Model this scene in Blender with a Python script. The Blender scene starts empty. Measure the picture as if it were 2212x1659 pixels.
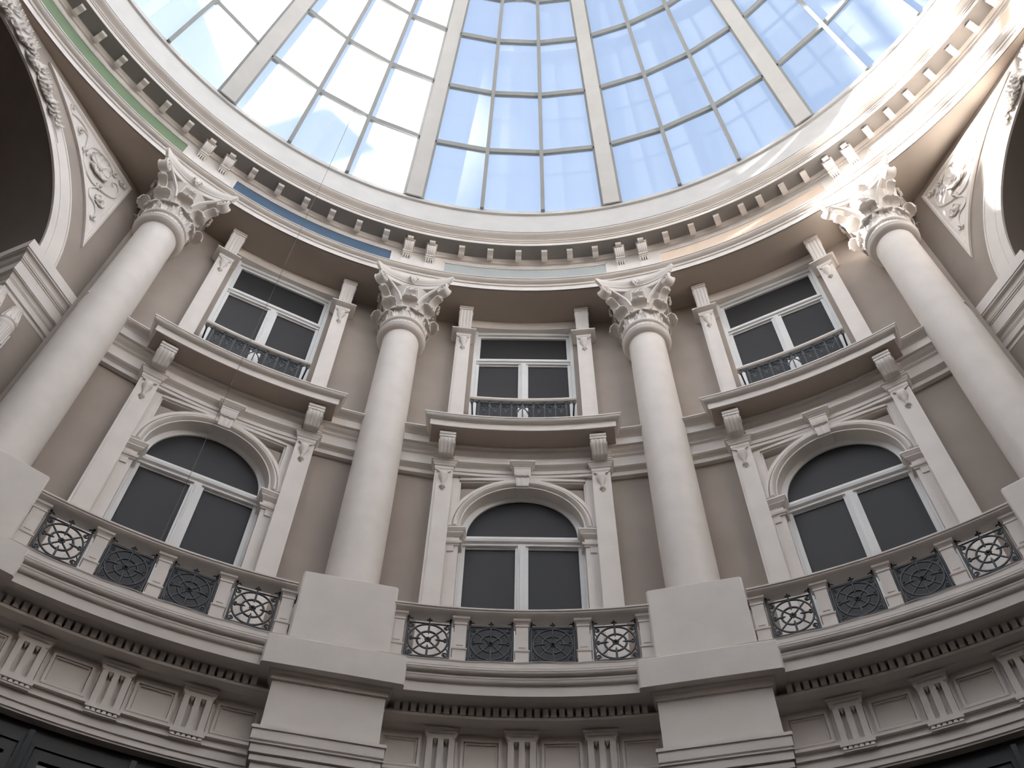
import bpy, math, random
from math import sin, cos, pi, radians, sqrt
from mathutils import Vector, Matrix
random.seed(7)
SC = bpy.context.scene
COL = SC.collection

# ------------------------------------------------------------------ camera
def az_dir(az, el=0.0):
    a, e = radians(az), radians(el)
    return Vector((sin(a)*cos(e), cos(a)*cos(e), sin(e)))
cam = bpy.data.cameras.new('camera'); cam_o = bpy.data.objects.new('camera', cam); COL.objects.link(cam_o)
cam.sensor_width = 36; cam.sensor_fit = 'HORIZONTAL'; cam.lens = 2195.9/2212*36
cam.clip_start = 0.1; cam.clip_end = 500
fwd = az_dir(-0.893, 57.004); right = Vector((cos(radians(-0.893)), -sin(radians(-0.893)), 0)); up = right.cross(fwd)
ro = radians(1.435)
rx = cos(ro)*right + sin(ro)*up; uy = -sin(ro)*right + cos(ro)*up
M = Matrix((rx, uy, -fwd)).transposed().to_4x4(); M.translation = Vector((-0.041, 0.055, 1.6))
cam_o.matrix_world = M
SC.camera = cam_o

# ------------------------------------------------------------------ sky, sun, exposure
SC.view_settings.view_transform = 'Standard'; SC.view_settings.look = 'None'
SC.view_settings.exposure = 1.12; SC.view_settings.gamma = 1.0; SC.view_settings.use_curve_mapping = False
SKY_STRENGTH = 0.275
SKY_SAT = 0.80
SUN_STRENGTH = 46.0
w = bpy.data.worlds.new('sky'); SC.world = w; w.use_nodes = True
nt = w.node_tree; nt.nodes.clear()
wo = nt.nodes.new('ShaderNodeOutputWorld'); bg = nt.nodes.new('ShaderNodeBackground')
SUN_AZ, SUN_EL = -87.0, 22.0
sky = nt.nodes.new('ShaderNodeTexSky'); sky.sky_type = 'NISHITA'; sky.sun_disc = False; sky.sun_elevation = radians(SUN_EL); sky.sun_rotation = radians(SUN_AZ)
sky.air_density = 1.0; sky.dust_density = 3.0; sky.ozone_density = 1.0
hs = nt.nodes.new('ShaderNodeHueSaturation'); hs.inputs['Saturation'].default_value = SKY_SAT
nt.links.new(sky.outputs['Color'], hs.inputs['Color']); nt.links.new(hs.outputs['Color'], bg.inputs['Color'])
bg.inputs['Strength'].default_value = SKY_STRENGTH
nt.links.new(bg.outputs['Background'], wo.inputs['Surface'])
sl = bpy.data.lights.new('sun', 'SUN'); sl.energy = SUN_STRENGTH; sl.angle = radians(1.3); sl.color = (1.0, 0.955, 0.90)
so = bpy.data.objects.new('sun', sl); COL.objects.link(so)
so.rotation_euler = (-az_dir(SUN_AZ, SUN_EL)).to_track_quat('-Z', 'Y').to_euler()
so.location = az_dir(SUN_AZ, SUN_EL)*60

# ------------------------------------------------------------------ materials
def mat(name, col, rough=0.6, spec=0.3, metal=0.0, noise=0.04, nscale=3.0, bump=0.0, bscale=40):
    m = bpy.data.materials.new(name); m.use_nodes = True; t = m.node_tree; b = t.nodes['Principled BSDF']
    b.inputs['Roughness'].default_value = rough; b.inputs['Specular IOR Level'].default_value = spec; b.inputs['Metallic'].default_value = metal
    tc = t.nodes.new('ShaderNodeTexCoord'); n = t.nodes.new('ShaderNodeTexNoise'); n.inputs['Scale'].default_value = nscale; n.inputs['Detail'].default_value = 6
    r = t.nodes.new('ShaderNodeValToRGB')
    r.color_ramp.elements[0].position = 0.3; r.color_ramp.elements[1].position = 0.7
    r.color_ramp.elements[0].color = tuple(c*(1-noise) for c in col)+(1,); r.color_ramp.elements[1].color = tuple(min(1, c*(1+noise)) for c in col)+(1,)
    t.links.new(tc.outputs['Object'], n.inputs['Vector']); t.links.new(n.outputs['Fac'], r.inputs['Fac']); t.links.new(r.outputs['Color'], b.inputs['Base Color'])
    if bump:
        n2 = t.nodes.new('ShaderNodeTexNoise'); n2.inputs['Scale'].default_value = bscale; n2.inputs['Detail'].default_value = 4
        bp = t.nodes.new('ShaderNodeBump'); bp.inputs['Strength'].default_value = bump; bp.inputs['Distance'].default_value = 0.01
        t.links.new(tc.outputs['Object'], n2.inputs['Vector']); t.links.new(n2.outputs['Fac'], bp.inputs['Height']); t.links.new(bp.outputs['Normal'], b.inputs['Normal'])
    return m
CREAM = mat('cream_paint', (0.79, 0.73, 0.68), 0.55, 0.25, bump=0.12, bscale=14)
DRUMM = mat('drum_paint', (0.60, 0.575, 0.555), 0.6, 0.2)
TAUPE = mat('taupe_plaster', (0.39, 0.332, 0.288), 0.7, 0.2, noise=0.07, nscale=1.2, bump=0.2, bscale=9)
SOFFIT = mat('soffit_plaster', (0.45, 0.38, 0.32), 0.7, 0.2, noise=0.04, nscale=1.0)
WHITE = mat('white_window_paint', (0.80, 0.79, 0.77), 0.4, 0.4)
DARKGLASS = mat('dark_window_film', (0.027, 0.0255, 0.0255), 0.5, 0.3, noise=0.03, nscale=0.6)
IRON = mat('wrought_iron', (0.048, 0.052, 0.060), 0.42, 0.5, noise=0.25, nscale=30, bump=0.3, bscale=80)
BLACKWOOD = mat('black_shopfront_paint', (0.008, 0.009, 0.010), 0.4, 0.4)
SHOPGLASS = mat('shop_glass', (0.035, 0.024, 0.018), 0.08, 0.6, noise=0.5, nscale=1.5)
ALU = mat('grey_glazing_metal', (0.34, 0.345, 0.335), 0.45, 0.4)
RIBM = mat('pale_rib_paint', (0.62, 0.60, 0.58), 0.5, 0.35)
BLUEP = mat('blue_frieze_paint', (0.092, 0.145, 0.215), 0.6, 0.2)
GREENP = mat('green_frieze_paint', (0.215, 0.285, 0.175), 0.6, 0.2)
GREYP = mat('pale_grey_frieze_paint', (0.45, 0.475, 0.465), 0.6, 0.2)
PEACHP = mat('peach_frieze_paint', (0.80, 0.63, 0.50), 0.6, 0.2)
FLOORM = mat('stone_floor', (0.06, 0.05, 0.042), 0.5, 0.3, noise=0.12, nscale=6)
CABLEM = mat('cable_rubber', (0.20, 0.175, 0.155), 0.6, 0.3)
VAULTM = mat('vault_plaster', (0.20, 0.165, 0.14), 0.75, 0.15)
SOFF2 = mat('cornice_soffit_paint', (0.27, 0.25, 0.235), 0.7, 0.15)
BACKM = mat('back_wall_paint', (0.36, 0.31, 0.27), 0.7, 0.2)
OUTM = mat('render_wall', (0.55, 0.52, 0.48), 0.8, 0.1)
# dusty roof glass: mostly clear, a film of dust that catches the sun from either side
GLASS = bpy.data.materials.new('dusty_roof_glass'); GLASS.use_nodes = True
t = GLASS.node_tree; t.nodes.clear()
o = t.nodes.new('ShaderNodeOutputMaterial'); tr = t.nodes.new('ShaderNodeBsdfTransparent'); tr.inputs['Color'].default_value = (0.80, 0.86, 0.92, 1)
df = t.nodes.new('ShaderNodeBsdfDiffuse'); df.inputs['Color'].default_value = (0.80, 0.83, 0.86, 1)
tl = t.nodes.new('ShaderNodeBsdfTranslucent'); tl.inputs['Color'].default_value = (0.80, 0.83, 0.86, 1)
gl = t.nodes.new('ShaderNodeBsdfGlossy'); gl.inputs['Roughness'].default_value = 0.03
a1 = t.nodes.new('ShaderNodeMixShader'); a1.inputs[0].default_value = 0.6; a2 = t.nodes.new('ShaderNodeMixShader'); a3 = t.nodes.new('ShaderNodeMixShader')
fr = t.nodes.new('ShaderNodeFresnel'); fr.inputs['IOR'].default_value = 1.45
tcn = t.nodes.new('ShaderNodeTexCoord'); nn = t.nodes.new('ShaderNodeTexNoise'); nn.inputs['Scale'].default_value = 1.6; nn.inputs['Detail'].default_value = 6
mr = t.nodes.new('ShaderNodeMapRange'); mr.inputs['To Min'].default_value = 0.20; mr.inputs['To Max'].default_value = 0.28
t.links.new(tcn.outputs['Object'], nn.inputs['Vector']); t.links.new(nn.outputs['Fac'], mr.inputs['Value'])
t.links.new(df.outputs[0], a1.inputs[1]); t.links.new(tl.outputs[0], a1.inputs[2])
t.links.new(mr.outputs[0], a2.inputs[0]); t.links.new(tr.outputs[0], a2.inputs[1]); t.links.new(a1.outputs[0], a2.inputs[2])
geo = t.nodes.new('ShaderNodeNewGeometry'); inv = t.nodes.new('ShaderNodeMath'); inv.operation = 'SUBTRACT'; inv.inputs[0].default_value = 1.0
mu_ = t.nodes.new('ShaderNodeMath'); mu_.operation = 'MULTIPLY'; bk = t.nodes.new('ShaderNodeMixShader'); tr2 = t.nodes.new('ShaderNodeBsdfTransparent')
t.links.new(geo.outputs['Backfacing'], inv.inputs[1]); t.links.new(inv.outputs[0], mu_.inputs[0]); t.links.new(fr.outputs[0], mu_.inputs[1])
t.links.new(mu_.outputs[0], a3.inputs[0]); t.links.new(a2.outputs[0], a3.inputs[1]); t.links.new(gl.outputs[0], a3.inputs[2])
t.links.new(geo.outputs['Backfacing'], bk.inputs[0]); t.links.new(a3.outputs[0], bk.inputs[1]); t.links.new(tr2.outputs[0], bk.inputs[2])
t.links.new(bk.outputs[0], o.inputs['Surface'])

# ------------------------------------------------------------------ mesh builder
def cyma(p0, p1, n=6):
    "S curve between two (a,b) profile points"
    out = []
    for i in range(n+1):
        f = i/n; g = (1-cos(pi*f))/2
        out.append((p0[0]+(p1[0]-p0[0])*g, p0[1]+(p1[1]-p0[1])*f))
    return out
def quarter(p0, p1, n=5, cx=True):
    out = []
    for i in range(n+1):
        f = i/n*pi/2
        a, b = (1-cos(f), sin(f)) if cx else (sin(f), 1-cos(f))
        out.append((p0[0]+(p1[0]-p0[0])*a, p0[1]+(p1[1]-p0[1])*b))
    return out
class MB:
    def __init__(s): s.v = []; s.f = []
    def grid(s, rows, close_u=False, close_v=False):
        "rows of points -> quads"
        b = len(s.v); n = len(rows[0]); m = len(rows)
        for r in rows: s.v += [tuple(p) for p in r]
        for i in range(m if close_v else m-1):
            for j in range(n if close_u else n-1):
                a = b+i*n+j; c = b+i*n+(j+1) % n; d = b+((i+1) % m)*n+(j+1) % n; e = b+((i+1) % m)*n+j
                s.f.append((a, c, d, e))
        return b
    def face(s, pts):
        b = len(s.v); s.v += [tuple(p) for p in pts]; s.f.append(tuple(range(b, b+len(pts))))
    def loft(s, rows):
        "closed outlines stacked, capped"
        s.grid(rows, close_u=True); s.face(list(reversed(rows[0]))); s.face(rows[-1])
    def box(s, x0, x1, y0, y1, z0, z1):
        p = lambda z: [(x0, y0, z), (x1, y0, z), (x1, y1, z), (x0, y1, z)]
        s.loft([p(z0), p(z1)])
    def lathe(s, prof, cx=0, cy=0, n=24, a0=0, a1=2*pi, cap=True):
        full = abs(a1-a0-2*pi) < 1e-6
        k = n if full else n+1
        rows = [[(cx+r*cos(a0+(a1-a0)*i/n), cy+r*sin(a0+(a1-a0)*i/n), z) for i in range(k)] for r, z in prof]
        s.grid(rows, close_u=full)
        if cap and full: s.face(list(reversed(rows[0]))); s.face(rows[-1])
    def arc(s, prof, th0, th1, step=1.5, closed=True):
        "sweep a closed (r,z) profile round the room axis"
        n = max(1, int(abs(th1-th0)/step+0.5)); full = abs(th1-th0) >= 359.9
        rows = []
        for i in range(n if full else n+1):
            a = radians(th0+(th1-th0)*i/n); rows.append([(r*sin(a), r*cos(a), z) for r, z in prof])
        s.grid(rows, close_u=closed, close_v=full)
        if not full and closed: s.face(rows[0]); s.face(list(reversed(rows[-1])))
    def tube(s, pts, r, n=6, close=False, flat=None):
        "round bar along points; r number or list"
        pts = [Vector(p) for p in pts]; m = len(pts); rows = []
        for i, p in enumerate(pts):
            a = pts[(i-1) % m] if (i > 0 or close) else p; b = pts[(i+1) % m] if (i < m-1 or close) else p
            d = (b-a).normalized()
            ref = Vector((0, 1, 0)) if abs(d.y) < 0.9 else Vector((0, 0, 1))
            u = d.cross(ref).normalized(); v = d.cross(u).normalized()
            rr = r[i] if isinstance(r, (list, tuple)) else r
            rows.append([p+u*rr*cos(2*pi*k/n)+v*rr*(flat or 1)*sin(2*pi*k/n) for k in range(n)])
        s.grid(rows, close_u=True, close_v=close)
        if not close: s.face(list(reversed(rows[0]))); s.face(rows[-1])
    def mold(s, prof, hw, yf, yb, arcfront=False):
        "mitred moulding round a block: prof (projection, z); front at y=yf (towards the room), back yb"
        rows = []
        for p, z in prof:
            f = yf-p; h = hw+p
            if arcfront:
                k = 16; am = math.asin(h/f)
                fr = [(f*sin(-am+2*am*i/k), f*cos(-am+2*am*i/k), z) for i in range(k+1)]
            else: fr = [(-h, f, z), (h, f, z)]
            rows.append([(-h, yb, z)]+fr+[(h, yb, z)])
        s.loft(rows)
    def archring(s, prof, zc, n=32, a0=0.0, a1=pi, closed=True):
        "sweep closed (rho,y) profile round the arch centre (0,zc)"
        rows = []
        for i in range(n+1):
            a = a0+(a1-a0)*i/n
            rows.append([(rho*cos(a), y, zc+rho*sin(a)) for rho, y in prof])
        s.grid(rows, close_u=closed)
        if closed: s.face(rows[0]); s.face(list(reversed(rows[-1])))
    def prism(s, pts, y0, y1):
        "xz polygon extruded in y"
        a = [(x, y0, z) for x, z in pts]; b = [(x, y1, z) for x, z in pts]; s.loft([a, b])
    def leaf(s, base, out, upv, length, width, curl, lobes=3, nu=8, nv=6, th=0.012):
        "acanthus-like leaf: climbs along upv, tip curls along out"
        base = Vector(base); out = Vector(out).normalized(); upv = Vector(upv).normalized(); sd = upv.cross(out).normalized()
        T, Bk = [], []
        for i in range(nu+1):
            f = i/nu
            ang = curl*max(0, (f-0.45)/0.55)**1.5
            if i == 0: pos = Vector((0, 0, 0))
            else: pos = pos+(upv*cos(ang)+out*sin(ang))*(length/nu)
            g0 = 0.50+0.50*min(1, f/0.72)**1.3
            wv = (width*g0 if f < 0.7 else width*(0.10+0.90*sqrt(max(0, 1-((f-0.7)/0.3)**2))))*(1+0.16*abs(sin(f*(lobes+2)*pi)))
            nrm = (out*cos(ang)-upv*sin(ang))
            rt, rb = [], []
            for j in range(nv+1):
                g = j/nv*2-1
                rid = 0.10*width*abs(sin(g*pi*1.5))+0.12*width*g*g
                p = base+pos+sd*wv*g+nrm*(rid)
                rt.append(p+nrm*th); rb.append(p-nrm*th)
            T.append(rt); Bk.append(rb)
        rows = [list(a)+list(reversed(b)) for a, b in zip(T, Bk)]
        s.loft(rows)
    def blob(s, c, rx, ry, rz, n=10, m=6):
        prof = []
        rows = []
        for i in range(1, m):
            a = pi*i/m; rows.append([(c[0]+rx*sin(a)*cos(2*pi*k/n), c[1]+ry*sin(a)*sin(2*pi*k/n), c[2]-rz*cos(a)) for k in range(n)])
        s.loft(rows)
    def mesh(s, name, m, smooth=28, mirror=False, origin=(0, 0, 0), recalc=True):
        v = [(x-origin[0], y-origin[1], z-origin[2]) for x, y, z in s.v]
        f = s.f
        if mirror: v = [(-x, y, z) for x, y, z in v]; f = [tuple(reversed(q)) for q in f]
        me = bpy.data.meshes.new(name); me.from_pydata(v, [], f); me.materials.append(m)
        if recalc:
            import bmesh
            b = bmesh.new(); b.from_mesh(me); bmesh.ops.recalc_face_normals(b, faces=b.faces); b.to_mesh(me); b.free()
        if smooth:
            me.shade_smooth(); me.set_sharp_from_angle(angle=radians(smooth))
        return me
def spiral(cx, cz, y, r0, r1, turns, a0, n=22, sgn=1):
    return [(cx+(r0+(r1-r0)*i/n)*cos(a0+sgn*2*pi*turns*i/n), y, cz+(r0+(r1-r0)*i/n)*sin(a0+sgn*2*pi*turns*i/n)) for i in range(n+1)]

def ob(name, me, parent=None, **kw):
    o = bpy.data.objects.new(name, me); COL.objects.link(o)
    if parent is not None: o.parent = parent
    for k, v in kw.items(): o[k] = v
    return o
def place(o, th, r=0.0, z=0.0):
    o.location = (r*sin(radians(th)), r*cos(radians(th)), z); o.rotation_euler = (0, 0, -radians(th)); return o
def empty(name, th, r, z, **kw):
    return place(ob(name, None, **kw), th, r, z)
def kit(name, th, r, z, parts, **kw):
    "a thing: an Empty at its base parenting parts [(name, mesh, [subparts])]; meshes are relative to the base"
    e = empty(name, th, r, z, **kw)
    for p in parts:
        c = ob(p[0], p[1], e)
        for q in (p[2] if len(p) > 2 else []): ob(q[0], q[1], c)
    return e
def st(name, me, **kw): return ob(name, me, kind='structure', **kw)

DB = 26.75               # angle of one bay
BAYS = [(-DB, 'left'), (0.0, 'centre'), (DB, 'right')]
COLS = [(-1.5*DB, 'leftmost'), (-13.22, 'second from the left'), (13.28, 'third from the left'), (1.5*DB, 'rightmost')]
ZS = 17.476              # underside of the main entablature
RW = 9.15                # wall radius

# ================================================================== SETTING
def ring(name, prof, m, th0=-180, th1=180, step=1.5, smooth=28, **kw):
    b = MB(); b.arc(prof, th0, th1, step); return st(name, b.mesh(name, m, smooth), **kw)
b = MB(); b.lathe([(0.01, -0.1), (14, -0.1), (14, 0), (0.01, 0)], n=96, cap=False); st('floor', b.mesh('floor', FLOORM))
# curved walls of the three bays and the plain remainder of the rotunda
for th, nm in BAYS:
    b = MB(); b.arc([(RW, 7.50), (RW, 17.5), (RW+0.3, 17.5), (RW+0.3, 7.46)], th-DB/2-(2.1 if nm == 'left' else 0), th-5.35, 1.2)
    b.arc([(RW, 7.50), (RW, 17.5), (RW+0.3, 17.5), (RW+0.3, 7.46)], th+5.35, th+DB/2+(2.1 if nm == 'right' else 0), 1.2)
    b.arc([(9.235, 7.46), (9.235, 17.5), (RW+0.3, 17.5), (RW+0.3, 7.46)], th-5.4, th+5.4, 1.2)
    st('wall_'+nm, b.mesh('wall', TAUPE))
b = MB(); b.arc([(RW, 7.50), (RW, 17.5), (RW+0.3, 17.5), (RW+0.3, 7.46)], 91.6, 360-91.6, 2); st('wall_back', b.mesh('wall', BACKM))
b = MB(); b.arc([(8.72, 0), (8.72, 7.5), (RW+0.3, 7.5), (RW+0.3, 0)], 91.6, 360-91.6, 2); st('wall_back_lower', b.mesh('wall', BLACKWOOD))
ring('ceiling', [(8.41, ZS), (8.41, ZS+0.1), (9.75, ZS+0.1), (9.75, ZS)], SOFFIT)

# main entablature: architrave, frieze, cornice
arch = [(8.42, ZS+0.25), (8.42, ZS), (8.40, ZS), (8.40, 17.600), (8.378, 17.604), (8.378, 17.660)] + \
       [(8.378-0.075*sin(a*pi/12), 17.664+0.045*(1-cos(a*pi/12))) for a in range(0, 7)] + [(8.295, 17.712), (8.288, 17.714), (8.288, 17.732), (8.42, 17.75)]
ring('trim_1', arch, CREAM)
frieze = ring('trim_2', [(8.60, 17.70), (8.42, 17.70), (8.42, 18.48), (8.60, 18.48)], CREAM)
cor = [(8.42, 18.476), (8.39, 18.476), (8.39, 18.50)] + cyma((8.388, 18.505), (8.345, 18.555), 4) + [(8.34, 18.56), (8.05, 18.56), (8.05, 18.647), (8.032, 18.650), (8.032, 18.682), (8.014, 18.684), (8.014, 18.702)] + \
      cyma((8.010, 18.706), (7.912, 18.765), 8) + [(7.902, 18.768), (7.902, 18.785), (8.2, 18.80), (8.2, 18.99), (8.60, 18.99), (8.60, 18.476)]
cornice = ring('trim_3', cor, CREAM)
ring('trim_4', [(8.00, 19.04), (8.00, 19.77), (7.955, 19.775), (7.955, 19.80), (7.952, 19.885), (8.06, 19.90), (8.20, 19.90), (8.20, 18.985), (8.10, 18.985), (8.10, 19.03)], DRUMM)

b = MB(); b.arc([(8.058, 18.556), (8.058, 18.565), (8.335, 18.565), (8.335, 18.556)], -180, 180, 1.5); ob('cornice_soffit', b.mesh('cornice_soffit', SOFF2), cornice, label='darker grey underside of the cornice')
# modillions: single scroll blocks under the cornice
b = MB()
for a in (-1, 1):
    pass
prof = [(8.135, 18.56), (8.135, 18.484), (8.145, 18.478), (8.17, 18.478), (8.20, 18.486), (8.225, 18.484), (8.25, 18.462), (8.285, 18.448), (8.32, 18.452), (8.34, 18.475), (8.345, 18.50), (8.345, 18.56)]
b.loft([[(x, y, z) for y, z in prof] for x in (-0.054, 0.054)])
MOD = b.mesh('modillion', CREAM, 35, origin=(0, 8.2, 18.56))
mods = [-64.6, -61.3, -57.9, -54.6, -51.3, -47.9, -44.6, -41.4, -38.6, -35.51, -31.93, -28.40, -24.94, -21.40, -17.79, -14.70, -11.85, -8.03, -4.37, -0.76, 2.55, 5.80, 9.04, 12.04, 14.90,
        18.10, 21.45, 24.74, 28.01, 30.34, 33.37, 36.26, 39.28, 41.81, 44.87, 47.90, 50.70, 53.77, 57.09, 60.2, 63.3]
for th in mods: place(ob('modillion', MOD, cornice), th, 8.2, 18.56)
# fluted consoles in pairs on the frieze above every column
b = MB()
hw = 0.082
b.loft([[(x, y, z) for y, z in ([(8.20, 18.56), (8.20, 18.525), (8.215, 18.515), (8.40, 18.515), (8.40, 18.56)])] for x in (-hw-0.018, hw+0.018)])
for i in range(5):
    x0 = -hw+i*2*hw/5; xm = x0+hw/5
    pr = [(8.42, 18.515), (8.225, 18.515), (8.205, 18.46), (8.215, 18.40), (8.25, 18.345), (8.30, 18.30), (8.36, 18.285), (8.42, 18.285)]
    rows = []
    for x, d in ((x0, 0), (x0+hw/10, -0.008), (x0+hw/5, -0.011), (x0+3*hw/10, -0.008), (x0+2*hw/5, 0)):
        rows.append([(x, y+d if y < 8.41 else y, z) for y, z in pr])
    b.loft(rows)
b.box(-hw-0.004, hw+0.004, 8.30, 8.42, 18.255, 18.285); b.box(-hw, hw, 8.325, 8.42, 18.225, 18.255)
b.box(-hw-0.006, hw+0.006, 8.40, 8.42, 17.90, 18.225)
for i in range(4):
    xc = -hw+(i+0.5)*hw/2
    b.loft([[(xc-0.018, 8.39, 18.225), (xc+0.018, 8.39, 18.225), (xc+0.018, 8.34, 18.225), (xc-0.018, 8.34, 18.225)], [(xc-0.003, 8.40, 18.14), (xc+0.003, 8.40, 18.14), (xc+0.003, 8.393, 18.14), (xc-0.003, 8.393, 18.14)]])
CONS = b.mesh('console', CREAM, 40, origin=(0, 8.4, 18.2))
for th in (-41.4, -38.6, -14.70, -11.85, 12.04, 14.90, 39.28, 41.81): place(ob('console', CONS, frieze), th, 8.4, 18.2)
# painted panels of the frieze, each in a thin frame
for a0, a1, m, lb in ((-66.5, -43.3, GREENP, 'green painted panel'), (-36.6, -16.6, BLUEP, 'blue painted panel'), (-9.9, 10.1, GREYP, 'pale grey painted panel'), (16.9, 37.4, PEACHP, 'peach painted panel'), (43.7, 66.5, PEACHP, 'peach painted panel')):
    b = MB(); b.arc([(8.416, 17.93), (8.416, 18.295), (8.43, 18.295), (8.43, 17.93)], a0, a1, 1.2)
    p = ob('frieze_panel', b.mesh('frieze_panel', m), frieze, label=lb)
    b = MB()
    b.arc([(8.402, 18.295), (8.402, 18.320), (8.43, 18.320), (8.43, 18.295)], a0-0.2, a1+0.2, 1.2); b.arc([(8.408, 18.345), (8.408, 18.36), (8.43, 18.36), (8.43, 18.345)], a0-0.2, a1+0.2, 1.2)
    b.arc([(8.402, 17.90), (8.402, 17.93), (8.43, 17.93), (8.43, 17.90)], a0-0.2, a1+0.2, 1.2)
    b.arc([(8.402, 17.93), (8.402, 18.295), (8.43, 18.295), (8.43, 17.93)], a0-0.2, a0, 1.2); b.arc([(8.402, 17.93), (8.402, 18.295), (8.43, 18.295), (8.43, 17.93)], a1, a1+0.2, 1.2)
    ob('panel_frame', b.mesh('panel_frame', CREAM), p)

# string course between the storeys
sc = [(9.2, 13.74), (8.775, 13.725), (8.775, 13.705)] + cyma((8.785, 13.70), (8.885, 13.635), 7) + [(8.895, 13.632), (8.895, 13.477), (8.93, 13.475), (8.93, 13.45)] + cyma((8.94, 13.445), (9.0, 13.39), 4) + \
     [(9.0, 13.37), (9.03, 13.345), (9.03, 13.16), (9.005, 13.145), (9.005, 13.12)] + cyma((9.01, 13.118), (9.07, 13.075), 4) + [(9.08, 13.07), (9.08, 12.99), (9.2, 12.985)]
ring('trim_5', sc, CREAM, -42.2, 42.2, 1.2)
for th, nm in BAYS:
    b = MB(); b.arc([(9.2, 13.30), (8.94, 13.29), (8.915, 13.145), (8.90, 13.14), (8.90, 13.115)] + cyma((8.905, 13.112), (8.962, 13.06), 4) + [(8.97, 13.055), (8.97, 12.985), (8.985, 12.98), (8.985, 12.925), (9.2, 12.925)], th-6.3, th+6.3, 1)
    st('trim_6', b.mesh('trim', CREAM))
    # plate round the arch with sunk spandrel panels
    b = MB()
    for s in (-1, 1):
        b.box(min(s*0.885, s*1.0), max(s*0.885, s*1.0), 8.985, 9.2, 11.4, 12.93)
        b.box(min(s*0.862, s*0.888), max(s*0.862, s*0.888), 9.01, 9.2, 11.9, 12.88)
    b.box(-0.90, 0.90, 8.985, 9.2, 12.86, 12.93); b.box(-0.88, 0.88, 9.01, 9.2, 12.835, 12.862)
    place(st('trim_7', b.mesh('trim', CREAM)), th)
    b = MB()
    for s in (-1, 1):
        arcp = [(s*0.93*cos(a), 11.86+0.93*sin(a)) for a in [radians(8+i*8) for i in range(10)]]
        for (x0, z0), (x1, z1) in zip(arcp, arcp[1:]): b.prism([(x0, z0), (s*0.95, z0) if z0 < 12.9 else (s*0.95, 12.9), (s*0.95, min(z1, 12.9)), (x1, z1)], 9.055, 9.2) if abs(x1) > 0.25 and z1 < 12.9 else None
    place(st('wall_spandrel', b.mesh('wall', TAUPE)), th)
    # lintel over the upper window
    b = MB(); b.arc([(9.06, 17.24), (9.06, 17.5), (9.2, 17.5), (9.2, 17.24)], th-6.4, th+6.4, 1)
    st('trim_8', b.mesh('trim', CREAM))

# balcony-level cornice with dentils, triglyph frieze and architrave
lc = [(9.2, 8.87), (8.22, 8.867), (8.22, 8.79), (8.25, 8.785), (8.25, 8.768), (8.20, 8.764), (8.20, 8.742)] + quarter((8.204, 8.738), (8.252, 8.690), 7, True)[::1] + [(8.240, 8.686), (8.240, 8.662)] + quarter((8.244, 8.658), (8.278, 8.604), 5) + \
     [(8.28, 8.590), (8.28, 8.482), (8.37, 8.482), (8.37, 8.488)] + cyma((8.375, 8.486), (8.44, 8.478), 3) + [(8.56, 8.478), (8.56, 8.373), (8.465, 8.370), (8.465, 8.335), (8.595, 8.332), (8.63, 8.306), (8.68, 8.298),
      (8.68, 7.812), (8.58, 7.810), (8.58, 7.778), (8.615, 7.774), (8.615, 7.701), (8.602, 7.698), (8.602, 7.691), (8.625, 7.686), (8.625, 7.588), (8.638, 7.584), (8.638, 7.522), (8.65, 7.519), (8.65, 7.500), (9.2, 7.500)]
low = ring('trim_9', lc, CREAM, -56, 56, 1.0)
b = MB(); b.box(-0.029, 0.029, 8.46, 8.565, 8.374, 8.479); DENT = b.mesh('dentil', CREAM, 0, origin=(0, 8.50, 8.43))
for th, nm in BAYS+[(-2*DB, ''), (2*DB, '')]:
    for i in range(-15, 16):
        a = th+i*0.566
        if abs(a) < 50: place(ob('dentil', DENT, low), a, 8.50, 8.43)
def triglyph():
    b = MB()
    b.box(-0.18, 0.18, 8.535, 8.64, 8.245, 8.275); b.box(-0.165, 0.165, 8.548, 8.64, 8.215, 8.245)
    for s in (-1, 1): b.loft([[(s*0.165, 8.552, 8.215), (s*0.165, 8.64, 8.215), (s*0.12, 8.64, 8.215), (s*0.12, 8.552, 8.215)], [(s*0.142, 8.556, 8.165), (s*0.142, 8.64, 8.165), (s*0.12, 8.64, 8.165), (s*0.12, 8.556, 8.165)]])
    b.box(-0.142, 0.142, 8.56, 8.64, 8.155, 8.215)
    for x0, x1 in ((-0.142, -0.080), (-0.030, 0.030), (0.080, 0.142)): b.box(x0, x1, 8.56, 8.64, 7.778, 8.156)
    for s in (-1, 1): b.box(min(s*0.165, s*0.148), max(s*0.165, s*0.148), 8.60, 8.64, 7.778, 8.16)
    b.box(-0.14, 0.14, 8.622, 8.64, 7.778, 8.2)
    for xc in (-0.055, 0.055):
        b.face([(xc-0.023, 8.561, 8.156), (xc, 8.598, 8.11), (xc+0.023, 8.561, 8.156)])
        b.loft([[(xc-0.023, 8.562, 8.158), (xc+0.023, 8.562, 8.158), (xc, 8.60, 8.158)], [(xc-0.001, 8.598, 8.112), (xc+0.001, 8.598, 8.112), (xc, 8.60, 8.112)]])
    return b.mesh('triglyph', CREAM, 0, origin=(0, 8.6, 7.78))
TRI = triglyph()
b = MB(); b.box(-0.165, 0.165, 8.525, 8.57, 7.712, 7.742); b.box(-0.155, 0.155, 8.535, 8.57, 7.655, 7.675)
for i in range(6):
    xc = -0.128+i*0.0512
    b.loft([[(xc-0.012, 8.535, 7.712), (xc+0.012, 8.535, 7.712), (xc+0.012, 8.57, 7.712), (xc-0.012, 8.57, 7.712)], [(xc-0.023, 8.528, 7.675), (xc+0.023, 8.528, 7.675), (xc+0.023, 8.57, 7.675), (xc-0.023, 8.57, 7.675)]])
REG = b.mesh('regula', CREAM, 0, origin=(0, 8.55, 7.7))
b = MB()
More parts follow.
